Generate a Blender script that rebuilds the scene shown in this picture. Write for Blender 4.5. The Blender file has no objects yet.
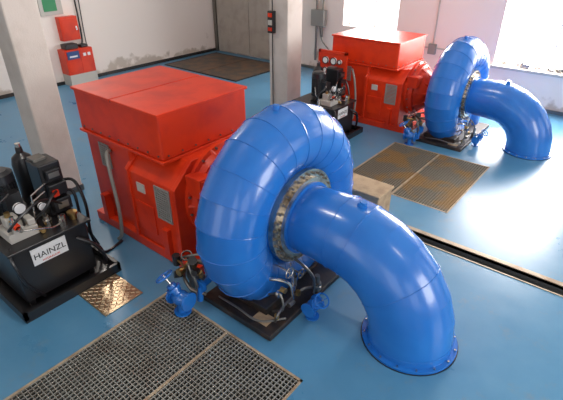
import bpy, bmesh, math, random
from mathutils import Vector, Matrix
random.seed(3)
S=bpy.context.scene
C=S.collection
# ---------------------------------------------------------------- materials
def mat(name,col,rough=.4,metal=0,coat=0,noise=None,nscale=4,bump=0,bscale=60,detail=6,lo=.45,hi=.7,spec=.5):
    m=bpy.data.materials.new(name); m.use_nodes=True
    nt=m.node_tree; b=nt.nodes['Principled BSDF']
    b.inputs['Base Color'].default_value=(*col,1); b.inputs['Roughness'].default_value=rough
    b.inputs['Metallic'].default_value=metal; b.inputs['Coat Weight'].default_value=coat
    b.inputs['Coat Roughness'].default_value=.1; b.inputs['Specular IOR Level'].default_value=spec
    tc=nt.nodes.new('ShaderNodeTexCoord')
    if noise is not None:
        n=nt.nodes.new('ShaderNodeTexNoise'); n.inputs['Scale'].default_value=nscale; n.inputs['Detail'].default_value=detail
        nt.links.new(tc.outputs['Object'],n.inputs['Vector'])
        r=nt.nodes.new('ShaderNodeValToRGB'); r.color_ramp.elements[0].position=lo; r.color_ramp.elements[1].position=hi
        r.color_ramp.elements[0].color=(*col,1); r.color_ramp.elements[1].color=(*noise,1)
        nt.links.new(n.outputs['Fac'],r.inputs['Fac']); nt.links.new(r.outputs['Color'],b.inputs['Base Color'])
    if bump:
        n2=nt.nodes.new('ShaderNodeTexNoise'); n2.inputs['Scale'].default_value=bscale
        nt.links.new(tc.outputs['Object'],n2.inputs['Vector'])
        bp=nt.nodes.new('ShaderNodeBump'); bp.inputs['Strength'].default_value=bump; bp.inputs['Distance'].default_value=.02
        nt.links.new(n2.outputs['Fac'],bp.inputs['Height']); nt.links.new(bp.outputs['Normal'],b.inputs['Normal'])
    return m
BLUE=mat('blue_paint',(.014,.155,.55),.26,0,.4,noise=(.02,.185,.6),nscale=2)
RED=mat('red_paint',(.7,.042,.008),.36,0,.1,noise=(.54,.026,.008),nscale=3,spec=.35)
BLACK=mat('black_paint',(.012,.012,.014),.35,0,.2)
DARK=mat('dark_base_steel',(.015,.014,.014),.5,noise=(.05,.03,.02),nscale=8)
STEEL=mat('steel',(.62,.6,.56),.25,1)
DSTEEL=mat('dark_steel',(.24,.23,.21),.38,.9)
RSTEEL=mat('machined_ring_steel',(.66,.6,.5),.27,.95,noise=(.32,.26,.2),nscale=9)
BRASS=mat('brass',(.55,.36,.14),.35,1)
GREY=mat('grey_plastic',(.27,.27,.25),.5)
LGREY=mat('light_grey',(.5,.48,.44),.5)
WHITE=mat('white_label',(.8,.8,.8),.4)
CONC=mat('concrete_beige',(.46,.33,.2),.85,noise=(.3,.2,.12),nscale=6,bump=.3)
GALV=mat('galvanised_grating',(.33,.33,.3),.45,.3,noise=(.22,.2,.17),nscale=3)
RUSTG=mat('rusty_grating',(.27,.25,.2),.55,.3,noise=(.42,.27,.12),nscale=1.6,lo=.48,hi=.58)
FRAMEM=mat('frame_angle',(.45,.36,.25),.5,.2,noise=(.3,.2,.12),nscale=6)
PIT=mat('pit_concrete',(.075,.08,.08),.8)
PILLARM=mat('pillar_plaster',(.62,.57,.52),.8,noise=(.52,.47,.42),nscale=2.5,bump=.15)
DOORM=mat('door_paint',(.42,.38,.33),.6,noise=(.34,.3,.26),nscale=3)
RUSTP=mat('rusty_cover',(.16,.09,.05),.5,noise=(.07,.06,.05),nscale=3,lo=.4,hi=.6)
GREEN=mat('green_paint',(.03,.25,.1),.5)
NAVY=mat('navy_paint',(.02,.06,.2),.5)
def wallmat(name,base,dirt):
    m=mat(name,base,.85,bump=.12,bscale=25)
    nt=m.node_tree;b=nt.nodes['Principled BSDF']
    tc=nt.nodes.new('ShaderNodeTexCoord'); sp=nt.nodes.new('ShaderNodeSeparateXYZ')
    nt.links.new(tc.outputs['Object'],sp.inputs[0])
    n=nt.nodes.new('ShaderNodeTexNoise'); n.inputs['Scale'].default_value=1.8; n.inputs['Detail'].default_value=9
    nt.links.new(tc.outputs['Object'],n.inputs['Vector'])
    mu=nt.nodes.new('ShaderNodeMath'); mu.operation='MULTIPLY_ADD'; mu.inputs[1].default_value=-.5; mu.inputs[2].default_value=.25
    nt.links.new(sp.outputs['Z'],mu.inputs[0])
    ad=nt.nodes.new('ShaderNodeMath'); ad.operation='ADD'
    nt.links.new(mu.outputs[0],ad.inputs[0]); nt.links.new(n.outputs['Fac'],ad.inputs[1])
    r=nt.nodes.new('ShaderNodeValToRGB'); r.color_ramp.elements[0].position=.62;r.color_ramp.elements[1].position=.7
    r.color_ramp.elements[0].color=(*base,1); r.color_ramp.elements[1].color=(*dirt,1)
    nt.links.new(ad.outputs[0],r.inputs['Fac']); nt.links.new(r.outputs['Color'],b.inputs['Base Color'])
    return m
WALL=wallmat('wall_plaster',(.86,.78,.72),(.55,.47,.4))
# floor
FLOOR=bpy.data.materials.new('floor_epoxy'); FLOOR.use_nodes=True
nt=FLOOR.node_tree;b=nt.nodes['Principled BSDF']
tc=nt.nodes.new('ShaderNodeTexCoord')
n1=nt.nodes.new('ShaderNodeTexNoise');n1.inputs['Scale'].default_value=.7;n1.inputs['Detail'].default_value=8;n1.inputs['Roughness'].default_value=.65
nt.links.new(tc.outputs['Object'],n1.inputs['Vector'])
r1=nt.nodes.new('ShaderNodeValToRGB');e=r1.color_ramp.elements
e[0].position=.3;e[0].color=(.06,.215,.38,1);e[1].position=.72;e[1].color=(.105,.28,.44,1)
nt.links.new(n1.outputs['Fac'],r1.inputs['Fac'])
n2=nt.nodes.new('ShaderNodeTexNoise');n2.inputs['Scale'].default_value=2.3;n2.inputs['Detail'].default_value=10;n2.inputs['Roughness'].default_value=.75
nt.links.new(tc.outputs['Object'],n2.inputs['Vector'])
r2=nt.nodes.new('ShaderNodeValToRGB');e=r2.color_ramp.elements
e[0].position=.56;e[0].color=(0,0,0,1);e[1].position=.7;e[1].color=(.6,.6,.6,1)
nt.links.new(n2.outputs['Fac'],r2.inputs['Fac'])
mx=nt.nodes.new('ShaderNodeMix');mx.data_type='RGBA'
nt.links.new(r2.outputs['Color'],mx.inputs[0]);nt.links.new(r1.outputs['Color'],mx.inputs[6]);mx.inputs[7].default_value=(.17,.23,.27,1)
nt.links.new(mx.outputs[2],b.inputs['Base Color'])
mr=nt.nodes.new('ShaderNodeMapRange');mr.inputs[3].default_value=.15;mr.inputs[4].default_value=.48
nt.links.new(n1.outputs['Fac'],mr.inputs[0]);nt.links.new(mr.outputs[0],b.inputs['Roughness'])
TREAD=mat('tread_plate_metal',(.6,.46,.3),.3,.9)
# ---------------------------------------------------------------- helpers
REF0=Vector((-1.05,3.36,0)); REF1=Vector((-1.33,9.13,0)); RS=.92
class Grp:
    def __init__(s,name,base,rear=False,rot=0):
        s.base=Vector(base)
        s.e=bpy.data.objects.new(name,None); s.e.empty_display_size=.2
        s.e.location=s.base; C.objects.link(s.e)
        if rear:
            s.e.location=REF1+(s.base-REF0)*RS; s.e.scale=(RS,RS,RS)
def add(bm,name,m,g=None,smooth=False,sharp=30,bevel=0,seg=2):
    bmesh.ops.recalc_face_normals(bm,faces=bm.faces)
    me=bpy.data.meshes.new(name)
    if g is not None: bmesh.ops.translate(bm,verts=bm.verts,vec=-g.base)
    bm.to_mesh(me); bm.free()
    me.materials.append(m)
    if smooth:
        for p in me.polygons: p.use_smooth=True
        me.set_sharp_from_angle(angle=math.radians(sharp))
    o=bpy.data.objects.new(name,me); C.objects.link(o)
    if g is not None: o.parent=g.e
    if bevel:
        md=o.modifiers.new('b','BEVEL'); md.width=bevel; md.segments=seg; md.limit_method='ANGLE'; md.angle_limit=math.radians(40)
    return o
def bbox(bm,a,c):
    vs=[bm.verts.new((x,y,z)) for x in (a[0],c[0]) for y in (a[1],c[1]) for z in (a[2],c[2])]
    for f in ((0,1,3,2),(4,6,7,5),(0,4,5,1),(2,3,7,6),(0,2,6,4),(1,5,7,3)): bm.faces.new([vs[i] for i in f])
def box(name,a,c,m,g=None,bevel=0): 
    bm=bmesh.new(); bbox(bm,a,c); return add(bm,name,m,g,bevel=bevel)
def boxes(name,lst,m,g=None,bevel=0):
    bm=bmesh.new()
    for a,c in lst: bbox(bm,a,c)
    return add(bm,name,m,g,bevel=bevel)
def frame(d):
    d=Vector(d).normalized(); up=Vector((0,0,1)) if abs(d.z)<.95 else Vector((1,0,0))
    u=d.cross(up).normalized(); v=d.cross(u).normalized(); return u,v
def btube(bm,pts,rad,n=16,cap=True):
    pts=[Vector(p) for p in pts]; N=len(pts)
    if not hasattr(rad,'__len__'): rad=[rad]*N
    rings=[]; prev=None
    for i,p in enumerate(pts):
        if i==0: d=pts[1]-p
        elif i==N-1: d=p-pts[i-1]
        else: d=(pts[i+1]-p).normalized()+(p-pts[i-1]).normalized()
        if d.length<1e-6: d=pts[-1]-pts[0]
        d.normalize()
        if prev is None: u,v=frame(d)
        else:
            u=prev-d*prev.dot(d); u.normalize(); v=d.cross(u)
        prev=u
        rings.append([bm.verts.new(p+rad[i]*(math.cos(2*math.pi*k/n)*u+math.sin(2*math.pi*k/n)*v)) for k in range(n)])
    for a,b_ in zip(rings,rings[1:]):
        for k in range(n): bm.faces.new((a[k],a[(k+1)%n],b_[(k+1)%n],b_[k]))
    if cap: bm.faces.new(rings[0]); bm.faces.new(rings[-1])
def smooth_pts(pts,k=5):
    P=[Vector(p) for p in pts]; P=[P[0]*2-P[1]]+P+[P[-1]*2-P[-2]]; out=[]
    for i in range(1,len(P)-2):
        for j in range(k):
            t=j/k; a,b_,c,d=P[i-1:i+3]
            out.append(.5*((2*b_)+(c-a)*t+(2*a-5*b_+4*c-d)*t*t+(3*b_-a-3*c+d)*t**3))
    out.append(P[-2]); return out
def tube(name,pts,rad,m,g=None,n=16,sharp=35):
    bm=bmesh.new(); btube(bm,pts,rad,n); return add(bm,name,m,g,True,sharp)
def brev(bm,c,d,prof,n=40):
    c=Vector(c); d=Vector(d).normalized(); u,v=frame(d); rings=[]
    for a,r in prof:
        rings.append([bm.verts.new(c+d*a+max(r,1e-4)*(math.cos(2*math.pi*k/n)*u+math.sin(2*math.pi*k/n)*v)) for k in range(n)])
    for p,q in zip(rings,rings[1:]):
        for k in range(n): bm.faces.new((p[k],p[(k+1)%n],q[(k+1)%n],q[k]))
    bm.faces.new(rings[0]); bm.faces.new(rings[-1])
def rev(name,c,d,prof,m,g=None,n=40,sharp=30):
    bm=bmesh.new(); brev(bm,c,d,prof,n); return add(bm,name,m,g,True,sharp)
def btorus(bm,c,d,R,r,n=32,k=8):
    c=Vector(c);u,v=frame(d);d=Vector(d).normalized();rings=[]
    for i in range(n):
        t=2*math.pi*i/n; e=u*math.cos(t)+v*math.sin(t)
        rings.append([bm.verts.new(c+e*(R+r*math.cos(2*math.pi*j/k))+d*r*math.sin(2*math.pi*j/k)) for j in range(k)])
    for i in range(n):
        a=rings[i];b_=rings[(i+1)%n]
        for j in range(k): bm.faces.new((a[j],a[(j+1)%k],b_[(j+1)%k],b_[j]))
def bolts(name,c,d,R,n,r,h,m,g):
    bm=bmesh.new(); c=Vector(c); d=Vector(d).normalized(); u,v=frame(d)
    for i in range(n):
        t=2*math.pi*(i+.5)/n; p=c+R*(u*math.cos(t)+v*math.sin(t))
        btube(bm,[p,p+d*h],r,6)
    return add(bm,name,m,g)
AY=3.36; AZ=.92; RX=-2.7
# ---------------------------------------------------------------- turbine
def turbine(off):
    g=Grp('water_turbine',(-2.3,AY,0),off)
    def sec(t):
        f=t/(2*math.pi)
        return .36-.02*f if f<.5 else .35-.2*(f-.5)
    NS=22; n=36; bm=bmesh.new(); tot=math.radians(335); wl=bmesh.new()
    def ringpts(t,r,grow=0):
        Rc=.46+r; e=Vector((0,math.cos(t),math.sin(t))); ctr=Vector((RX,AY,AZ))+e*Rc
        return [ctr+(r+grow)*(math.cos(2*math.pi*k/n)*e+math.sin(2*math.pi*k/n)*Vector((1,0,0))) for k in range(n)]
    st=[]; r0=sec(0)
    for z in (-.02,.5): st.append([Vector((RX,AY+.46+r0,z))+r0*1.04*(math.cos(2*math.pi*k/n)*Vector((0,1,0))+math.sin(2*math.pi*k/n)*Vector((1,0,0))) for k in range(n)])
    for i in range(NS+1):
        t=tot*i/NS; st.append(ringpts(t,sec(t)))
    vr=[[bm.verts.new(p) for p in s] for s in st]
    for a,b_ in zip(vr,vr[1:]):
        for k in range(n): bm.faces.new((a[k],a[(k+1)%n],b_[(k+1)%n],b_[k]))
    bm.faces.new(vr[0]);bm.faces.new(vr[-1])
    add(bm,'spiral_casing',BLUE,g,True,11)
    for i in range(0,NS+1):
        t=tot*i/NS; p=ringpts(t,sec(t),.002)
        btube(wl,p+[p[0]],.0045,5,False)
    add(wl,'casing_weld_seams',BLUE,g,True,60)
    rev('casing_hub',(RX-.3,AY,AZ),(1,0,0),[(0,.3),(0,.54),(.12,.56),(.46,.56),(.52,.53),(.56,.52)],BLUE,g)
    rev('cover_flange',(RX+.24,AY,AZ),(1,0,0),[(0,.52),(0,.53),(.06,.53),(.06,.43),(.065,.3)],RSTEEL,g,56)
    bolts('cover_bolts',(RX+.30,AY,AZ),(1,0,0),.49,32,.014,.03,DSTEEL,g)
    rev('cover_ring',(RX+.30,AY,AZ),(1,0,0),[(0,.3),(0,.45),(.04,.45),(.05,.38)],RSTEEL,g,48)
    x0=RX+.34; Rb=.84; xe=-1.05; pts=[];rad=[]
    L=xe-Rb-x0
    for a in (0,.5,1): pts.append((x0+L*a,AY,AZ)); rad.append(.37+.03*a)
    M=7
    for i in range(1,M+1):
        t=math.pi/2*i/M
        pts.append((xe-Rb+Rb*math.sin(t),AY,AZ-Rb+Rb*math.cos(t))); rad.append(.40+.022*i/M)
    pts.append((xe,AY,.02)); rad.append(.422)
    bm=bmesh.new(); btube(bm,pts,rad,40); add(bm,'draft_tube_elbow',BLUE,g,True,12)
    wl=bmesh.new()
    for i in (2,3,6,9):
        d=(Vector(pts[min(i+1,len(pts)-1)])-Vector(pts[i-1])).normalized()
        btorus(wl,pts[i],d,rad[i]+.001,.005,40,6)
    add(wl,'elbow_weld_seams',BLUE,g,True,60)
    rev('elbow_inlet_flange',(x0-.01,AY,AZ),(1,0,0),[(0,.3),(0,.405),(.035,.405),(.035,.36)],BLUE,g,48)
    rev('elbow_floor_flange',(xe,AY,0),(0,0,1),[(0,.3),(0,.472),(.03,.472),(.03,.423),(.05,.418)],BLUE,g,48)
    bolts('floor_flange_bolts',(xe,AY,.03),(0,0,1),.45,16,.011,.018,STEEL,g)
    rev('floor_flange_gasket',(xe,AY,0),(0,0,1),[(0,.3),(0,.482),(.006,.482),(.006,.3)],BLACK,g,48)
    rev('elbow_boss',(-1.72,AY,AZ+.375),(.2,0,1),[(0,.05),(.045,.05),(.045,.035),(.06,.035)],BLUE,g,20)
    rev('casing_vent_boss',(RX,AY-.1,AZ+1.15),(0,0,1),[(0,.035),(.05,.035)],BLUE,g,16)
    boxes('base_plinth',[((-3.08,2.42,0),(-2.1,4.3,.07)),((-3.0,2.62,.07),(-2.32,2.9,.16)),((-3.0,3.3,.07),(-2.4,4.2,.1))],DARK,g,bevel=.01)
    boxes('plinth_label',[((-2.42,2.5,.071),(-2.22,2.65,.074))],CONC,g)
    tube('drain_pipe',[(-2.3,3.0,.55),(-2.22,2.93,.5),(-2.2,2.92,.3),(-2.2,2.92,.06)],.014,STEEL,g,8)
    bm=bmesh.new()
    btorus(bm,(-2.2,2.86,.56),(1,0,0),.06,.009,20,6); btube(bm,[(-2.4,2.86,.56),(-2.19,2.86,.56)],.014,8)
    btube(bm,[(-2.2,2.8,.56),(-2.2,2.92,.56)],.006,6); btube(bm,[(-2.2,2.86,.5),(-2.2,2.86,.62)],.006,6)
    btube(bm,smooth_pts([(-2.4,2.74,.45),(-2.27,2.78,.48),(-2.2,2.86,.4),(-2.18,2.9,.2)]),.018,8)
    brev(bm,(-2.2,2.92,.3),(0,0,1),[(0,.03),(.06,.03)],8)
    brev(bm,(-2.24,2.72,.36),(1,0,0),[(0,.045),(.03,.045)],16)
    add(bm,'hub_hand_valve',STEEL,g,True)
    bm=bmesh.new(); btorus(bm,(-2.2,3.06,.42),(1,0,0),.05,.008,20,6); btube(bm,[(-2.35,3.06,.42),(-2.19,3.06,.42)],.012,8)
    btube(bm,smooth_pts([(-2.35,3.14,.5),(-2.2,3.14,.45),(-2.13,3.2,.3),(-2.12,3.2,.1)]),.016,8)
    btube(bm,smooth_pts([(-2.35,2.7,.3),(-2.2,2.7,.38),(-2.16,2.7,.2),(-2.3,2.7,.09)]),.012,8)
    btube(bm,smooth_pts([(-2.18,2.6,.09),(-2.15,2.6,.2),(-2.18,2.8,.22),(-2.18,3.1,.2),(-2.1,3.3,.12)]),.014,8)
    btube(bm,smooth_pts([(-2.9,2.5,.1),(-2.6,2.47,.14),(-2.3,2.48,.12),(-2.12,2.7,.1)]),.012,8)
    brev(bm,(-2.25,3.0,.28),(0,0,1),[(0,.035),(.12,.035),(.12,.02),(.16,.02)],10)
    brev(bm,(-2.15,2.78,.2),(0,1,0),[(0,.03),(.08,.03)],8); brev(bm,(-2.15,3.3,.07),(0,0,1),[(0,.05),(.1,.05),(.1,.03),(.2,.03)],12)
    add(bm,'hub_fittings',DSTEEL,g,True)
    bm=bmesh.new(); brev(bm,(-2.16,2.96,.22),(0,0,1),[(0,.028),(.05,.028)],8); brev(bm,(-2.2,2.72,.44),(1,0,0),[(0,.028),(.06,.028)],10); brev(bm,(-2.16,2.6,.15),(0,0,1),[(0,.025),(.05,.025)],8)
    add(bm,'brass_unions',BRASS,g,True)
    # bypass pipework beside the casing
    bm=bmesh.new(); btube(bm,[(-3.25,2.42,0),(-3.25,2.42,.42),(-3.15,2.44,.5),(-2.95,2.5,.52)],.03,10)
    brev(bm,(-3.25,2.42,.28),(0,0,1),[(0,.05),(.1,.05)],8); btube(bm,smooth_pts([(-3.2,2.4,.5),(-3.1,2.3,.55),(-3.02,2.3,.35),(-3.04,2.36,.07)]),.018,8)
    brev(bm,(-3.1,2.38,.4),(1,0,0),[(0,.05),(.06,.05),(.06,.03),(.12,.03)],12)
    btube(bm,smooth_pts([(-3.35,2.5,.02),(-3.36,2.42,.3),(-3.3,2.36,.5),(-3.15,2.36,.62),(-3.0,2.45,.66)]),.014,8)
    btube(bm,smooth_pts([(-3.3,2.36,.3),(-3.2,2.3,.3),(-3.1,2.3,.22),(-2.95,2.36,.2)]),.02,8)
    add(bm,'bypass_pipes',DSTEEL,g,True)
    bm=bmesh.new(); brev(bm,(-3.25,2.34,.4),(0,-1,0),[(0,.03),(.04,.045),(.08,.045)],12); btube(bm,[(-3.31,2.32,.5),(-3.15,2.28,.52)],.012,6); btube(bm,[(-3.25,2.42,.45),(-3.25,2.34,.42)],.02,6)
    brev(bm,(-3.13,2.38,.5),(0,-.3,1),[(-.02,.04),(.05,.04)],10); brev(bm,(-3.0,2.36,.44),(0,-.3,1),[(-.02,.03),(.05,.03)],10); add(bm,'brass_taps',BRASS,g,True)
    bm=bmesh.new(); btorus(bm,(-3.2,2.36,.6),(.3,-.4,1),.055,.009,18,6); btube(bm,[(-3.2,2.38,.48),(-3.2,2.36,.6)],.012,6)
    brev(bm,(-3.08,2.34,.6),(.5,-.6,.6),[(-.02,.045),(.03,.05)],14); brev(bm,(-3.36,2.34,.42),(0,0,1),[(0,.045),(.12,.045)],10)
    brev(bm,(-3.02,2.32,.5),(.4,-.8,.2),[(-.03,.035),(.05,.035)],12); brev(bm,(-3.3,2.3,.33),(-.4,-.8,.2),[(-.03,.035),(.05,.04)],12)
    add(bm,'tap_wheel_and_gauge',BLACK,g,True)
    # extra blue drain cock at the casing foot
    bm=bmesh.new(); btube(bm,[(-3.02,2.48,.3),(-3.0,2.34,.3)],.045,14); brev(bm,(-3.0,2.36,.3),(0,-1,0),[(0,.075),(.03,.075)],18); btube(bm,[(-3.0,2.34,.3),(-3.02,2.33,.1)],.035,12)
    add(bm,'casing_drain_stub',BLUE,g,True)
    return g
def gate_valve(loc,off,s=1,dirv=(0,-1,0),hw=(0,-.35,1)):
    g=Grp('gate_valve',loc,off); L=Vector(loc)
    c=L+Vector((0,0,.2*s)); d=Vector(dirv).normalized()
    rev('valve_body',c-d*.13*s,d,[(0,.05*s),(0,.11*s),(.025*s,.11*s),(.025*s,.06*s),(.08*s,.085*s),(.13*s,.095*s),(.18*s,.085*s),(.235*s,.06*s),(.235*s,.11*s),(.26*s,.11*s)],BLUE,g,24)
    h=Vector(hw).normalized(); 
    tube('valve_bonnet',[c+h*.05*s,c+h*.2*s],.055*s,BLUE,g)
    rev('bonnet_flange',c+h*.13*s,h,[(0,.03*s),(0,.085*s),(.03*s,.085*s)],BLUE,g,16)
    tube('valve_stem',[c+h*.2*s,c+h*.34*s],.012*s,STEEL,g,8)
    bm=bmesh.new(); w=c+h*.32*s; btorus(bm,w,h,.1*s,.012*s,24,6); uu,vv=frame(h)
    btube(bm,[w-uu*.1*s,w+uu*.1*s],.007*s,6); btube(bm,[w-vv*.1*s,w+vv*.1*s],.007*s,6)
    add(bm,'handwheel',BLUE,g,True)
    rev('valve_foot',L,(0,0,1),[(0,.1*s),(.02*s,.1*s),(.02*s,.05*s),(.14*s,.05*s)],BLUE,g,16)
    return g
# ---------------------------------------------------------------- generator
def generator(off):
    g=Grp('generator',(-4.7,AY,0),off); y=AY
    boxes('skid_base',[((-5.55,y-.72,0),(-3.4,y-.52,.14)),((-5.55,y+.52,0),(-3.4,y+.72,.14)),((-5.55,y-.52,.0),(-5.4,y+.52,.12)),((-3.6,y-.52,0),(-3.4,y+.52,.12))],RED,g,bevel=.01)
    box('stator_housing',(-5.5,y-.64,.12),(-4.55,y+.64,1.33),RED,g,bevel=.03)
    def octa(bm,pr,xa,xb):
        A=[bm.verts.new((xa,y+p,z)) for p,z in pr];B=[bm.verts.new((xb,y+p,z)) for p,z in pr]
        bm.faces.new(A);bm.faces.new(B); k=len(pr)
        for i in range(k): bm.faces.new((A[i],A[(i+1)%k],B[(i+1)%k],B[i]))
    pr=[(-.7,.14),(.7,.14),(.7,1.08),(.42,1.34),(-.42,1.34),(-.7,1.08)]
    bm=bmesh.new(); octa(bm,pr,-4.55,-3.66); add(bm,'terminal_end_housing',RED,g,bevel=.025)
    bm=bmesh.new(); pr2=[(p*1.035,.14+(z-.14)*1.02) for p,z in pr]
    octa(bm,pr2,-4.59,-4.53); octa(bm,pr2,-3.71,-3.65); add(bm,'housing_ribs',RED,g,bevel=.008)
    rev('end_shield',(-3.66,y,AZ-.06),(1,0,0),[(0,.6),(.06,.6),(.08,.56),(.16,.54),(.18,.48),(.3,.42),(.4,.3),(.7,.28),(.72,.2)],RED,g,48)
    bolts('end_shield_bolts',(-3.6,y,AZ-.06),(1,0,0),.58,16,.015,.03,DSTEEL,g)
    bm=bmesh.new()
    for i in range(10):
        t=2*math.pi*i/10; e=Vector((0,math.cos(t),math.sin(t))); c=Vector((-3.66,y,AZ-.06))
        btube(bm,[c+e*.58+Vector((.05,0,0)),c+e*.3+Vector((.42,0,0))],.022,6)
    add(bm,'end_shield_ribs',RED,g)
    box('cooling_hood',(-5.55,y-.66,1.37),(-3.86,y+.7,1.9),RED,g,bevel=.025)
    boxes('hood_lid_panels',[((-5.57,y-.68,1.885),(-4.72,y+.72,1.92)),((-4.7,y-.68,1.885),(-3.84,y+.72,1.92))],RED,g,bevel=.008)
    boxes('hood_seam',[((-4.72,y-.67,1.88),(-4.70,y+.71,1.905))],BLACK,g)
    box('hood_bottom_rim',(-5.57,y-.68,1.335),(-3.84,y+.72,1.37),RED,g,bevel=.008)
    bm=bmesh.new()
    for i in range(9):
        x=-5.45+i*.19; btube(bm,[(x,y-.655,1.42),(x,y-.672,1.42)],.012,6)
    for i in range(7):
        yy=y-.58+i*.2; btube(bm,[(-3.865,yy,1.42),(-3.848,yy,1.42)],.012,6)
    add(bm,'hood_screws',DSTEEL,g)
    def louvre(nm,x0,x1,z0,z1,yf):
        l=[((x0-.02,yf-.015,z0-.02),(x1+.02,yf,z0)),((x0-.02,yf-.015,z1),(x1+.02,yf,z1+.02)),((x0-.02,yf-.015,z0),(x0,yf,z1)),((x1,yf-.015,z0),(x1+.02,yf,z1))]
        nn=int((z1-z0)/.03)
        for i in range(nn):
            z=z0+(z1-z0)*i/nn; l.append(((x0,yf-.018,z),(x1,yf,z+.018)))
        boxes(nm,l,GREY,g)
    louvre('louvre_1',-5.2,-5.02,.95,1.24,y-.64)
    louvre('louvre_2',-4.03,-3.8,.62,1.02,y-.7)
    box('nameplate',(-4.4,y-.712,.85),(-4.25,y-.7,.97),LGREY,g)
    box('inspection_cover',(-4.48,y-.715,.3),(-4.12,y-.7,.7),RED,g,bevel=.006)
    boxes('terminal_box',[((-3.64,y-.56,1.0),(-3.4,y-.3,1.24)),((-3.4,y-.54,1.02),(-3.385,y-.32,1.22))],RED,g,bevel=.01)
    tube('cable_hose',smooth_pts([(-4.98,y-.64,1.2),(-4.9,y-.74,1.2),(-4.8,y-.8,1.0),(-4.74,y-.82,.7),(-4.72,y-.83,.4),(-4.76,y-.84,.12),(-4.84,y-.85,.02)]),.024,GREY,g,10)
    boxes('foot_brackets',[((-5.3,y-.74,.12),(-5.2,y-.64,.5)),((-3.95,y-.76,.12),(-3.85,y-.7,.5))],RED,g,bevel=.005)
    return g
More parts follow.
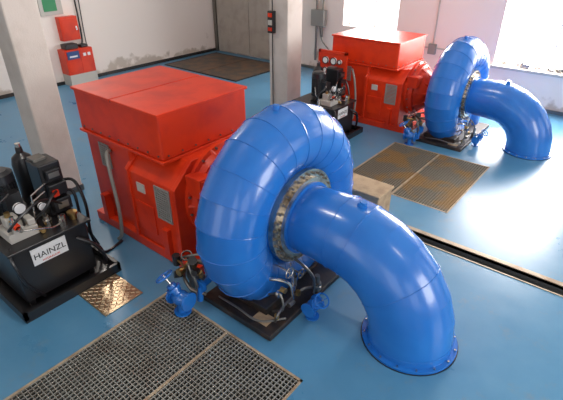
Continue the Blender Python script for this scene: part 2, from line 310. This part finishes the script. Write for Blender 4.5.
# ---------------------------------------------------------------- hydraulic unit
def hydraulic(off):
    g=Grp('hydraulic_power_unit',(-4.95,1.6,0),off)
    boxes('drip_tray',[((-5.6,1.0,0),(-4.25,2.15,.03)),((-5.6,1.0,.03),(-5.56,2.15,.12)),((-4.29,1.0,.03),(-4.25,2.15,.12)),((-5.6,1.0,.03),(-4.25,1.04,.12)),((-5.6,2.11,.03),(-4.25,2.15,.12))],BLACK,g)
    box('oil_tank',(-5.45,1.12,.1),(-4.42,1.95,.74),BLACK,g,bevel=.02)
    box('tank_lid',(-5.49,1.08,.74),(-4.38,1.99,.77),BLACK,g,bevel=.005)
    bl=[]
    for a in (-5.4,-4.5): 
        for c_ in (1.15,1.85): bl.append(((a,c_,.03),(a+.06,c_+.06,.1)))
    boxes('tank_feet',bl,BLACK,g)
    box('label_plate',(-4.418,1.3,.5),(-4.412,1.68,.7),WHITE,g)
    for tx,sz,z,m_ in (('HAINZL',.098,.57,BLACK),('HYDRAULIK',.035,.518,RED)):
        cu=bpy.data.curves.new('label_text','FONT'); cu.body=tx; cu.size=sz; cu.align_x='CENTER'; cu.extrude=.001; cu.materials.append(m_)
        o=bpy.data.objects.new('label_text',cu); C.objects.link(o); o.parent=g.e
        o.location=Vector((-4.409,1.49,z))-g.base; o.rotation_euler=(math.radians(90),0,math.radians(90))
    mx_,my_=-5.02,1.42
    bm=bmesh.new(); brev(bm,(mx_,my_,.77),(0,0,1),[(0,.17),(.04,.17),(.04,.1),(.12,.1),(.13,.16),(.17,.16),(.18,.135),(.5,.135),(.51,.155),(.6,.15),(.63,.1)],28)
    for i in range(26):
        t=2*math.pi*i/26; e=Vector((math.cos(t),math.sin(t),0)); c=Vector((mx_,my_,.96))
        btube(bm,[c+e*.145,c+e*.145+Vector((0,0,.3))],.01,4)
    bbox(bm,(mx_+.13,my_-.08,1.02),(mx_+.25,my_+.08,1.2))
    add(bm,'electric_motor',BLACK,g,True)
    box('control_tower',(-5.06,1.74,.77),(-4.76,1.98,1.4),BLACK,g,bevel=.015)
    boxes('tower_modules',[((-4.76,1.76,.84),(-4.66,1.96,1.0)),((-4.76,1.76,1.04),(-4.67,1.96,1.18)),((-4.76,1.78,1.22),(-4.7,1.94,1.34))],BLACK,g,bevel=.01)
    boxes('tower_plates',[((-4.69,1.8,.88),(-4.655,1.92,.96)),((-4.7,1.8,1.25),(-4.695,1.92,1.31)),((-5.04,1.76,1.4),(-4.88,1.9,1.43))],DSTEEL,g,bevel=.004)
    rev('accumulator',(-5.3,1.8,.77),(0,0,1),[(0,.1),(.04,.12),(.5,.12),(.58,.1),(.63,.04),(.7,.035)],BLACK,g,28)
    rev('accumulator_cap',(-5.3,1.8,1.47),(0,0,1),[(0,.03),(.04,.03)],STEEL,g,12)
    boxes('manifold',[((-4.85,1.2,.77),(-4.55,1.5,.88)),((-4.8,1.25,.88),(-4.66,1.38,1.0)),((-4.72,1.42,.88),(-4.58,1.5,.95)),((-4.6,1.25,.88),(-4.52,1.36,.94))],LGREY,g,bevel=.01)
    bm=bmesh.new()
    for x,yy,z,r in ((-4.62,1.3,.9,.035),(-4.75,1.46,.9,.03),(-4.6,1.62,.77,.05),(-4.75,1.66,.77,.035),(-4.5,1.72,.77,.03),(-4.82,1.16,.77,.04)):
        brev(bm,(x,yy,z),(0,0,1),[(0,r),(.09,r),(.09,r*.6),(.14,r*.6)],12)
    brev(bm,(-4.8,1.3,.94),(1,0,0),[(0,.03),(.3,.03),(.3,.02),(.36,.02)],12)
    add(bm,'solenoid_coils',STEEL,g,True)
    bm=bmesh.new(); brev(bm,(-4.62,1.4,1.1),(1,0,0),[(-.02,.055),(.02,.06),(.025,.05)],20)
    brev(bm,(-4.62,1.62,1.02),(1,0,0),[(-.02,.04),(.02,.045),(.025,.04)],20)
    add(bm,'gauge_faces',WHITE,g,True)
    bm=bmesh.new()
    for c_,z in ((1.4,1.1),(1.62,1.02)):
        btorus(bm,(-4.605,c_,z),(1,0,0),.055 if c_==1.4 else .042,.008,20,6); btube(bm,[(-4.63,c_,.85),(-4.63,c_,z-.04)],.012,8)
    add(bm,'gauge_rims',BLACK,g,True)
    bm=bmesh.new()
    for P,r in (([(-4.7,1.5,.85),(-4.55,1.6,1.0),(-4.55,1.72,1.12),(-4.68,1.84,1.1)],.016),
                ([(-4.6,1.25,.9),(-4.45,1.2,1.0),(-4.42,1.35,1.12),(-4.5,1.6,1.15),(-4.68,1.86,.92)],.014),
                ([(-4.95,1.2,.8),(-4.8,1.1,1.0),(-4.7,1.2,1.15),(-4.8,1.4,1.2)],.016),
                ([(-4.42,1.8,.6),(-4.32,1.92,.5),(-4.34,2.02,.3),(-4.4,2.06,.1)],.02),
                ([(-4.42,1.88,.5),(-4.36,2.0,.4),(-4.4,2.08,.15),(-4.5,2.2,.03)],.016),
                ([(-4.9,1.98,1.1),(-4.75,2.08,1.1),(-4.65,2.1,.8),(-4.66,2.08,.4),(-4.7,2.2,.04),(-4.75,2.5,.03)],.018),
                ([(-5.0,1.98,.9),(-4.9,2.1,.9),(-4.85,2.1,.5),(-4.9,2.25,.04)],.018),
                ([(-4.5,1.15,.77),(-4.36,1.1,.7),(-4.33,1.15,.4),(-4.4,1.3,.1)],.016)):
        btube(bm,smooth_pts(P),r,8)
    add(bm,'hydraulic_hoses',BLACK,g,True)
    bm=bmesh.new()
    for P,r in (([(-4.72,1.56,.77),(-4.72,1.56,1.05),(-4.76,1.74,1.1)],.01),([(-4.66,1.52,.77),(-4.66,1.56,1.16),(-4.74,1.76,1.2)],.01),
                ([(-4.5,1.75,.77),(-4.5,1.75,.9)],.03),([(-4.52,1.3,.9),(-4.46,1.4,.9),(-4.46,1.6,.82),(-4.5,1.7,.8)],.01),([(-4.85,1.25,.85),(-4.95,1.22,.95),(-5.0,1.26,1.1)],.012)):
        btube(bm,P,r,8)
    add(bm,'steel_pipework',STEEL,g,True)
    boxes('red_connectors',[((-4.68,1.78,1.05),(-4.64,1.84,1.12)),((-4.56,1.26,.94),(-4.5,1.32,.98)),((-5.08,1.76,1.3),(-5.0,1.8,1.36))],RED,g)
    bm=bmesh.new(); brev(bm,(-4.55,1.88,.77),(0,0,1),[(0,.04),(.06,.04),(.06,.055),(.09,.055)],16)
    brev(bm,(-4.72,1.3,1.0),(0,0,1),[(0,.03),(.05,.03)],12); brev(bm,(-4.6,1.52,.8),(1,0,0),[(0,.025),(.1,.025)],10); add(bm,'brass_fittings',BRASS,g,True)
    return g
for off in (False,True):
    turbine(off); generator(off); hydraulic(off)
    gate_valve((-3.12,2.16,0),off,.95,(1,.1,0),(-.5,-.2,.8))
    gate_valve((-1.98,2.98,0),off,.75,(0,1,0),(.6,-.2,.8))
# red gauge panel beside the far generator
g=Grp('gauge_panel',(-5.25,8.2,0)); yp=8.2
boxes('panel_frame',[((-5.6,yp,0),(-5.54,yp+.06,1.5)),((-4.96,yp,0),(-4.9,yp+.06,1.5)),((-5.6,yp,1.44),(-4.9,yp+.06,1.5)),((-5.6,yp,.5),(-4.9,yp+.06,.56)),((-5.65,yp-.08,0),(-5.5,yp+.14,.03)),((-5.0,yp-.08,0),(-4.85,yp+.14,.03))],RED,g,bevel=.005)
boxes('panel_plate',[((-5.54,yp+.01,.95),(-4.96,yp+.04,1.44))],RED,g)
bm=bmesh.new()
for x,z,r in ((-5.4,1.3,.07),(-5.2,1.3,.07),(-5.05,1.3,.045),(-5.4,1.1,.05),(-5.25,1.1,.05),(-5.1,1.1,.05)): brev(bm,(x,yp+.01,z),(0,-1,0),[(0,r),(.04,r)],18)
add(bm,'gauges',WHITE,g,True)
bm=bmesh.new()
for x,z,r in ((-5.4,1.3,.07),(-5.2,1.3,.07),(-5.05,1.3,.045),(-5.4,1.1,.05),(-5.25,1.1,.05),(-5.1,1.1,.05)): btorus(bm,(x,yp-.03,z),(0,1,0),r,.01,18,6)
for i in range(4):
    x=-5.44+i*.13; btube(bm,smooth_pts([(x,yp,1.0),(x+.02,yp-.04,.8),(x-.02,yp-.02,.4),(x,yp-.03,.02)]),.014,6)
add(bm,'gauge_rims_and_tubes',BLACK,g,True)
# ---------------------------------------------------------------- gratings
def grating(name,x0,x1,y0,y1,m,seams):
    g=Grp(name,((x0+x1)/2,(y0+y1)/2,0)); bm=bmesh.new(); p=.042
    x=x0+.03
    while x<x1-.02: bbox(bm,(x-.0035,y0+.02,-.03),(x+.0035,y1-.02,.0)); x+=p
    y=y0+.03
    while y<y1-.02: bbox(bm,(x0+.02,y-.0035,-.025),(x1-.02,y+.0035,-.001)); y+=p
    add(bm,'bars',m,g)
    l=[((x0,y0,-.04),(x1,y0+.025,.006)),((x0,y1-.025,-.04),(x1,y1,.006)),((x0,y0,-.04),(x0+.025,y1,.006)),((x1-.025,y0,-.04),(x1,y1,.006))]
    for s in seams: l.append(((s-.012,y0,-.035),(s+.012,y1,.004)))
    boxes('frame',l,FRAMEM,g)
    return g
GR=[(-3.5,-1.57,.3,2.26),(-3.5,-1.65,5.95,7.95)]
grating('floor_grating',*GR[0],GALV,[-2.53])
grating('floor_grating',*GR[1],RUSTG,[-2.57])
# ---------------------------------------------------------------- room shell
X0,X1,Y0,Y1,ZC=-12.6,5.0,-3.5,11.8,5.6
TR=(-2.15,4.9,5.02,5.2)
holes=[GR[0],GR[1],TR]
xs=sorted({X0-.4,X1+.4}|{h[0] for h in holes}|{h[1] for h in holes}); ys=sorted({Y0-.4,Y1+.5}|{h[2] for h in holes}|{h[3] for h in holes})
bm=bmesh.new(); vd={}
def V(x,y,z=0):
    k=(x,y,z)
    if k not in vd: vd[k]=bm.verts.new(k)
    return vd[k]
for i in range(len(xs)-1):
    for j in range(len(ys)-1):
        cx=(xs[i]+xs[i+1])/2; cy=(ys[j]+ys[j+1])/2
        if any(h[0]<cx<h[1] and h[2]<cy<h[3] for h in holes): continue
        bm.faces.new((V(xs[i],ys[j]),V(xs[i+1],ys[j]),V(xs[i+1],ys[j+1]),V(xs[i],ys[j+1])))
me=bpy.data.meshes.new('floor')
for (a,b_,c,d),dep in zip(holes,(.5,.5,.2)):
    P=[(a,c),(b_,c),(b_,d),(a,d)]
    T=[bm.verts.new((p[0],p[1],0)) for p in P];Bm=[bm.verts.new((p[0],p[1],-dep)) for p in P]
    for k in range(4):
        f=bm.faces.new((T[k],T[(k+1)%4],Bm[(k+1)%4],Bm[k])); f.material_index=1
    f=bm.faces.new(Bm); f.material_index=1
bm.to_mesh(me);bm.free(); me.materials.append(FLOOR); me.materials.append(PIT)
fo=bpy.data.objects.new('floor',me); C.objects.link(fo)
def wall_with_openings(name,axis,p0,p1,a0,a1,z1,ops):
    l=[];cur=a0
    for (u0,u1,w0,w1) in sorted(ops):
        l.append((cur,u0,0,z1)); l.append((u0,u1,0,w0)); l.append((u0,u1,w1,z1)); cur=u1
    l.append((cur,a1,0,z1)); bl=[]
    for u0,u1,w0,w1 in l:
        if u1-u0<1e-4 or w1-w0<1e-4: continue
        bl.append(((u0,p0,w0),(u1,p1,w1)) if axis=='x' else ((p0,u0,w0),(p1,u1,w1)))
    return boxes(name,bl,WALL)
WIN=[(-7.25,-5.57,1.38,3.6),(-2.96,-.6,.9,3.6),(1.2,3.6,.9,3.6)]
wall_with_openings('wall_back','x',Y1,Y1+.4,X0-.4,X1+.4,ZC,WIN)
boxes('wall_left',[((X0-.4,Y0-.4,0),(X0,Y1,ZC))],WALL)
RW=[(-2.5,.5,.9,4.2),(2.5,5.5,.9,4.2),(7.5,10.5,.9,4.2)]
wall_with_openings('wall_right','y',X1,X1+.4,Y0-.4,Y1,ZC,RW)
FW=[(-4.5,-2,1,4.4),(1,4,1,4.4)]
wall_with_openings('wall_front','x',Y0-.4,Y0,X0,X1,ZC,FW)
box('ceiling',(X0-.4,Y0-.4,ZC),(X1+.4,Y1+.4,ZC+.2),PILLARM)
wi=1
def window(a,b_,z0,z1,plane,axis):
    global wi
    g=Grp('window_%d'%wi,((a+b_)/2,plane,z0) if axis=='x' else (plane,(a+b_)/2,z0)); wi+=1
    t=.04; l=[]
    def q(u0,u1,w0,w1): 
        l.append(((u0,plane-.03,w0),(u1,plane+.03,w1)) if axis=='x' else ((plane-.03,u0,w0),(plane+.03,u1,w1)))
    q(a,b_,z0,z0+t);q(a,b_,z1-t,z1);q(a,a+t,z0,z1);q(b_-t,b_,z0,z1)
    u=(a+b_)/2; q(u-t/2,u+t/2,z0,z1)
    q(a,b_,z0+(z1-z0)*.6,z0+(z1-z0)*.6+t)
    boxes('sash',l,WHITE,g)
for w in WIN: window(w[0],w[1],w[2],w[3],Y1+.34,'x')
for w in RW: window(w[0],w[1],w[2],w[3],X1+.34,'y')
for w in FW: window(w[0],w[1],w[2],w[3],Y0-.34,'x')
boxes('trim_1',[((-3.05,Y1-.08,.84),(-.5,Y1,.9))],LGREY)
boxes('trim_2',[((TR[0],TR[3],-.04),(TR[1],TR[3]+.07,.012)),((TR[0],TR[2]-.02,-.04),(TR[1],TR[2],.008)),((TR[0]-.04,TR[2]-.02,-.04),(TR[0],TR[3]+.07,.012))],FRAMEM)
box('baseboard_left',(X0,Y0,0),(X0+.03,Y1,.09),DARK)
box('baseboard_back',(-9.2,Y1-.03,0),(X1,Y1,.08),DSTEEL)
g=Grp('door_1',(-11,Y1-.03,0))
boxes('leaf',[((-12.4,Y1-.05,.03),(-10.9,Y1,3.4)),((-10.88,Y1-.05,.03),(-9.35,Y1,3.4))],DOORM,g,bevel=.01)
boxes('door_frame',[((-12.55,Y1-.08,0),(-12.42,Y1,3.55)),((-9.33,Y1-.08,0),(-9.2,Y1,3.55)),((-12.42,Y1-.08,3.42),(-9.33,Y1,3.55))],DSTEEL,g)
g=Grp('pit_cover',(-10.6,10.3,0))
boxes('cover_plates',[((-12.2,9.2,0),(-10.65,11.4,.02)),((-10.62,9.2,0),(-9.1,11.4,.02))],RUSTP,g)
boxes('cover_rim',[((-12.25,9.15,0),(-9.05,9.2,.025)),((-12.25,11.4,0),(-9.05,11.45,.025)),((-12.25,9.2,0),(-12.2,11.4,.025)),((-9.1,9.2,0),(-9.05,11.4,.025))],DARK,g)
def pillar(x,y,s):
    g=Grp('concrete_pillar',(x,y,0))
    box('shaft',(x-s/2,y-s/2,0),(x+s/2,y+s/2,ZC-.01),PILLARM,g,bevel=.02)
    box('plinth',(x-s/2-.01,y-s/2-.01,0),(x+s/2+.01,y+s/2+.01,.1),DSTEEL,g)
pillar(-6.75,2.75,.45); pillar(-6.5,8.2,.52)
g=Grp('switch_box',(-6.62,7.9,1.9))
boxes('housing',[((-6.72,7.84,1.75),(-6.56,7.94,2.2))],BLACK,g,bevel=.01)
boxes('buttons',[((-6.69,7.82,2.08),(-6.59,7.84,2.16)),((-6.69,7.82,1.8),(-6.59,7.84,1.87))],RED,g)
boxes('display',[((-6.69,7.82,1.92),(-6.59,7.84,2.02))],LGREY,g)
bm=bmesh.new(); btube(bm,[(-6.64,7.915,1.76),(-6.64,7.915,.12)],.012,8); btube(bm,[(-6.64,7.915,2.2),(-6.64,7.915,5.4)],.012,8); add(bm,'switch_cable',BLACK,g,True)
g=Grp('electrical_conduit',(-8.1,Y1-.1,.3))
bm=bmesh.new(); btube(bm,[(-8.1,Y1-.1,.3),(-8.1,Y1-.1,5.4)],.035,10); btube(bm,[(-7.9,Y1-.08,1.0),(-7.9,Y1-.08,5.4)],.02,8); btube(bm,smooth_pts([(-8.0,Y1-.08,1.3),(-7.9,Y1-.08,.9),(-7.6,Y1-.08,.6),(-7.5,Y1-.08,.15)]),.018,8); add(bm,'pipes',DSTEEL,g,True)
box('junction_box',(-8.25,Y1-.2,1.3),(-7.8,Y1-.03,1.75),GREY,g,bevel=.01)
g=Grp('wall_cable_run',(-4.4,Y1-.04,1)); bm=bmesh.new()
btube(bm,[(-5.4,Y1-.03,1.1),(-3.1,Y1-.03,1.1)],.018,8); btube(bm,[(-4.5,Y1-.03,1.1),(-4.5,Y1-.03,5.4)],.018,8); add(bm,'cables',LGREY,g,True)
box('socket',(-4.6,Y1-.1,.95),(-4.4,Y1-.01,1.2),GREY,g,bevel=.01)
# left wall items
g=Grp('wall_notice_board',(X0+.02,6.2,1.9))
box('board',(X0,5.75,1.8),(X0+.03,6.35,2.7),LGREY,g); box('green_panel',(X0+.03,5.85,1.9),(X0+.04,6.2,2.5),GREEN,g)
g=Grp('fire_hose_cabinet',(X0+.1,6.4,1.15))
box('cabinet',(X0,6.1,1.15),(X0+.2,6.6,1.75),RED,g,bevel=.01); box('door_panel',(X0+.2,6.15,1.2),(X0+.21,6.55,1.7),RED,g); box('latch',(X0+.21,6.5,1.4),(X0+.23,6.54,1.5),STEEL,g)
g=Grp('control_cabinet',(X0+.2,6.3,0))
boxes('plinth',[((X0+.02,5.95,0),(X0+.42,6.75,.3))],LGREY,g,bevel=.01)
boxes('cabinet_body',[((X0+.02,5.95,.3),(X0+.4,6.75,.95))],RED,g,bevel=.012)
boxes('cabinet_doors',[((X0+.4,6.0,.34),(X0+.415,6.34,.68)),((X0+.4,6.37,.34),(X0+.415,6.71,.91))],RED,g,bevel=.005)
boxes('blue_panel',[((X0+.4,6.0,.71),(X0+.42,6.34,.91))],NAVY,g)
boxes('dark_top_unit',[((X0+.06,6.05,.95),(X0+.32,6.4,1.08)),((X0+.1,6.5,.95),(X0+.3,6.7,1.02))],BLACK,g,bevel=.01)
boxes('white_dials',[((X0+.415,6.45,.75),(X0+.42,6.53,.83)),((X0+.415,6.58,.75),(X0+.42,6.66,.83)),((X0+.42,6.06,.76),(X0+.425,6.28,.8))],WHITE,g)
bm=bmesh.new(); btube(bm,smooth_pts([(X0+.05,6.65,.95),(X0+.05,6.7,1.1),(X0+.05,6.72,1.5),(X0+.05,6.72,2.6)]),.02,8); btube(bm,smooth_pts([(X0+.05,6.85,.1),(X0+.05,6.86,.5),(X0+.05,6.8,1.1),(X0+.05,6.85,2.6)]),.014,8)
add(bm,'conduits',BLACK,g,True)
g=Grp('concrete_block',(-2.55,4.9,0)); box('block',(-3.05,4.6,0),(-2.14,4.99,.66),CONC,g,bevel=.015); box('cap',(-3.07,4.58,.66),(-2.12,5.0,.7),CONC,g,bevel=.01)
g=Grp('tread_plate',(-3.97,1.82,0))
bm=bmesh.new(); bbox(bm,(-4.24,1.58,.004),(-3.7,2.06,.012)); 
i=0
x=-4.21
while x<-3.71:
    y=1.61;j=0
    while y<2.05:
        s=1 if (i+j)%2 else -1
        btube(bm,[(x-.014,y-.014*s,.013),(x+.014,y+.014*s,.013)],.0055,5); y+=.042;j+=1
    x+=.042;i+=1
add(bm,'plate',TREAD,g)
g=Grp('sill_clutter',(-2,Y1+.15,.9)); bm=bmesh.new()
for i in range(34):
    x=-2.85+random.random()*2.1; y=Y1+.06+random.random()*.18; h=.03+random.random()*.07; w=.02+random.random()*.05
    if i%2: brev(bm,(x,y,.9),(0,0,1),[(0,w*.7),(h,w*.7),(h,w*.4),(h*1.3,w*.4)],10)
    else: bbox(bm,(x-w,y-w*.5,.9),(x+w,y+w*.5,.9+h))
add(bm,'small_parts',DSTEEL,g)
g=Grp('drain_pump',(-7.4,7.3,0))
rev('pump_body',(-7.4,7.3,0),(0,0,1),[(0,.12),(.03,.12),(.05,.09),(.22,.09),(.26,.05),(.3,.05)],GREEN,g,20); box('pump_cap',(-7.48,7.24,.3),(-7.32,7.36,.36),BLACK,g)
# ---------------------------------------------------------------- lights
w=bpy.data.worlds.new('world'); S.world=w; w.use_nodes=True
bg=w.node_tree.nodes['Background']; bg.inputs[0].default_value=(.96,.97,1,1); bg.inputs[1].default_value=2.3
def area(name,loc,target,sx,sy,p,col):
    L=bpy.data.lights.new(name,'AREA'); L.shape='RECTANGLE'; L.size=sx; L.size_y=sy; L.energy=p; L.color=col
    o=bpy.data.objects.new(name,L); o.location=loc; d=Vector(target)-Vector(loc); o.rotation_euler=d.to_track_quat('-Z','Y').to_euler(); C.objects.link(o)
area('daylight_back_1',(-6.4,Y1+.6,2.6),(-6.0,6,0),1.6,2.1,220,(1,.95,.92))
area('daylight_back_2',(-1.8,Y1+.6,2.4),(-2.4,5,0),2.3,2.6,680,(1,.95,.92))
area('daylight_right',(X1+.6,4,2.8),(-3,3.4,.5),2.8,3,230,(1,.96,.93))
for x,y,p in ((-10.3,5,100),(-4,2,55),(-3,7,45),(2,3,25)):
    g=Grp('ceiling_lamp',(x,y,ZC))
    box('fixture',(x-.65,y-.12,ZC-.08),(x+.65,y+.12,ZC-.01),WHITE,g)
    area('ceiling_lamp_tube',(x,y,ZC-.1),(x,y,0),1.2,.2,p,(1,.93,.85))
# ---------------------------------------------------------------- camera
cd=bpy.data.cameras.new('camera'); cam=bpy.data.objects.new('camera',cd); C.objects.link(cam)
cam.location=(0,0,3.5); cam.rotation_euler=(math.radians(60),0,math.radians(38.9)); cd.sensor_width=36; cd.lens=28.77; cd.clip_start=.05
S.camera=cam
S.view_settings.view_transform='Standard'
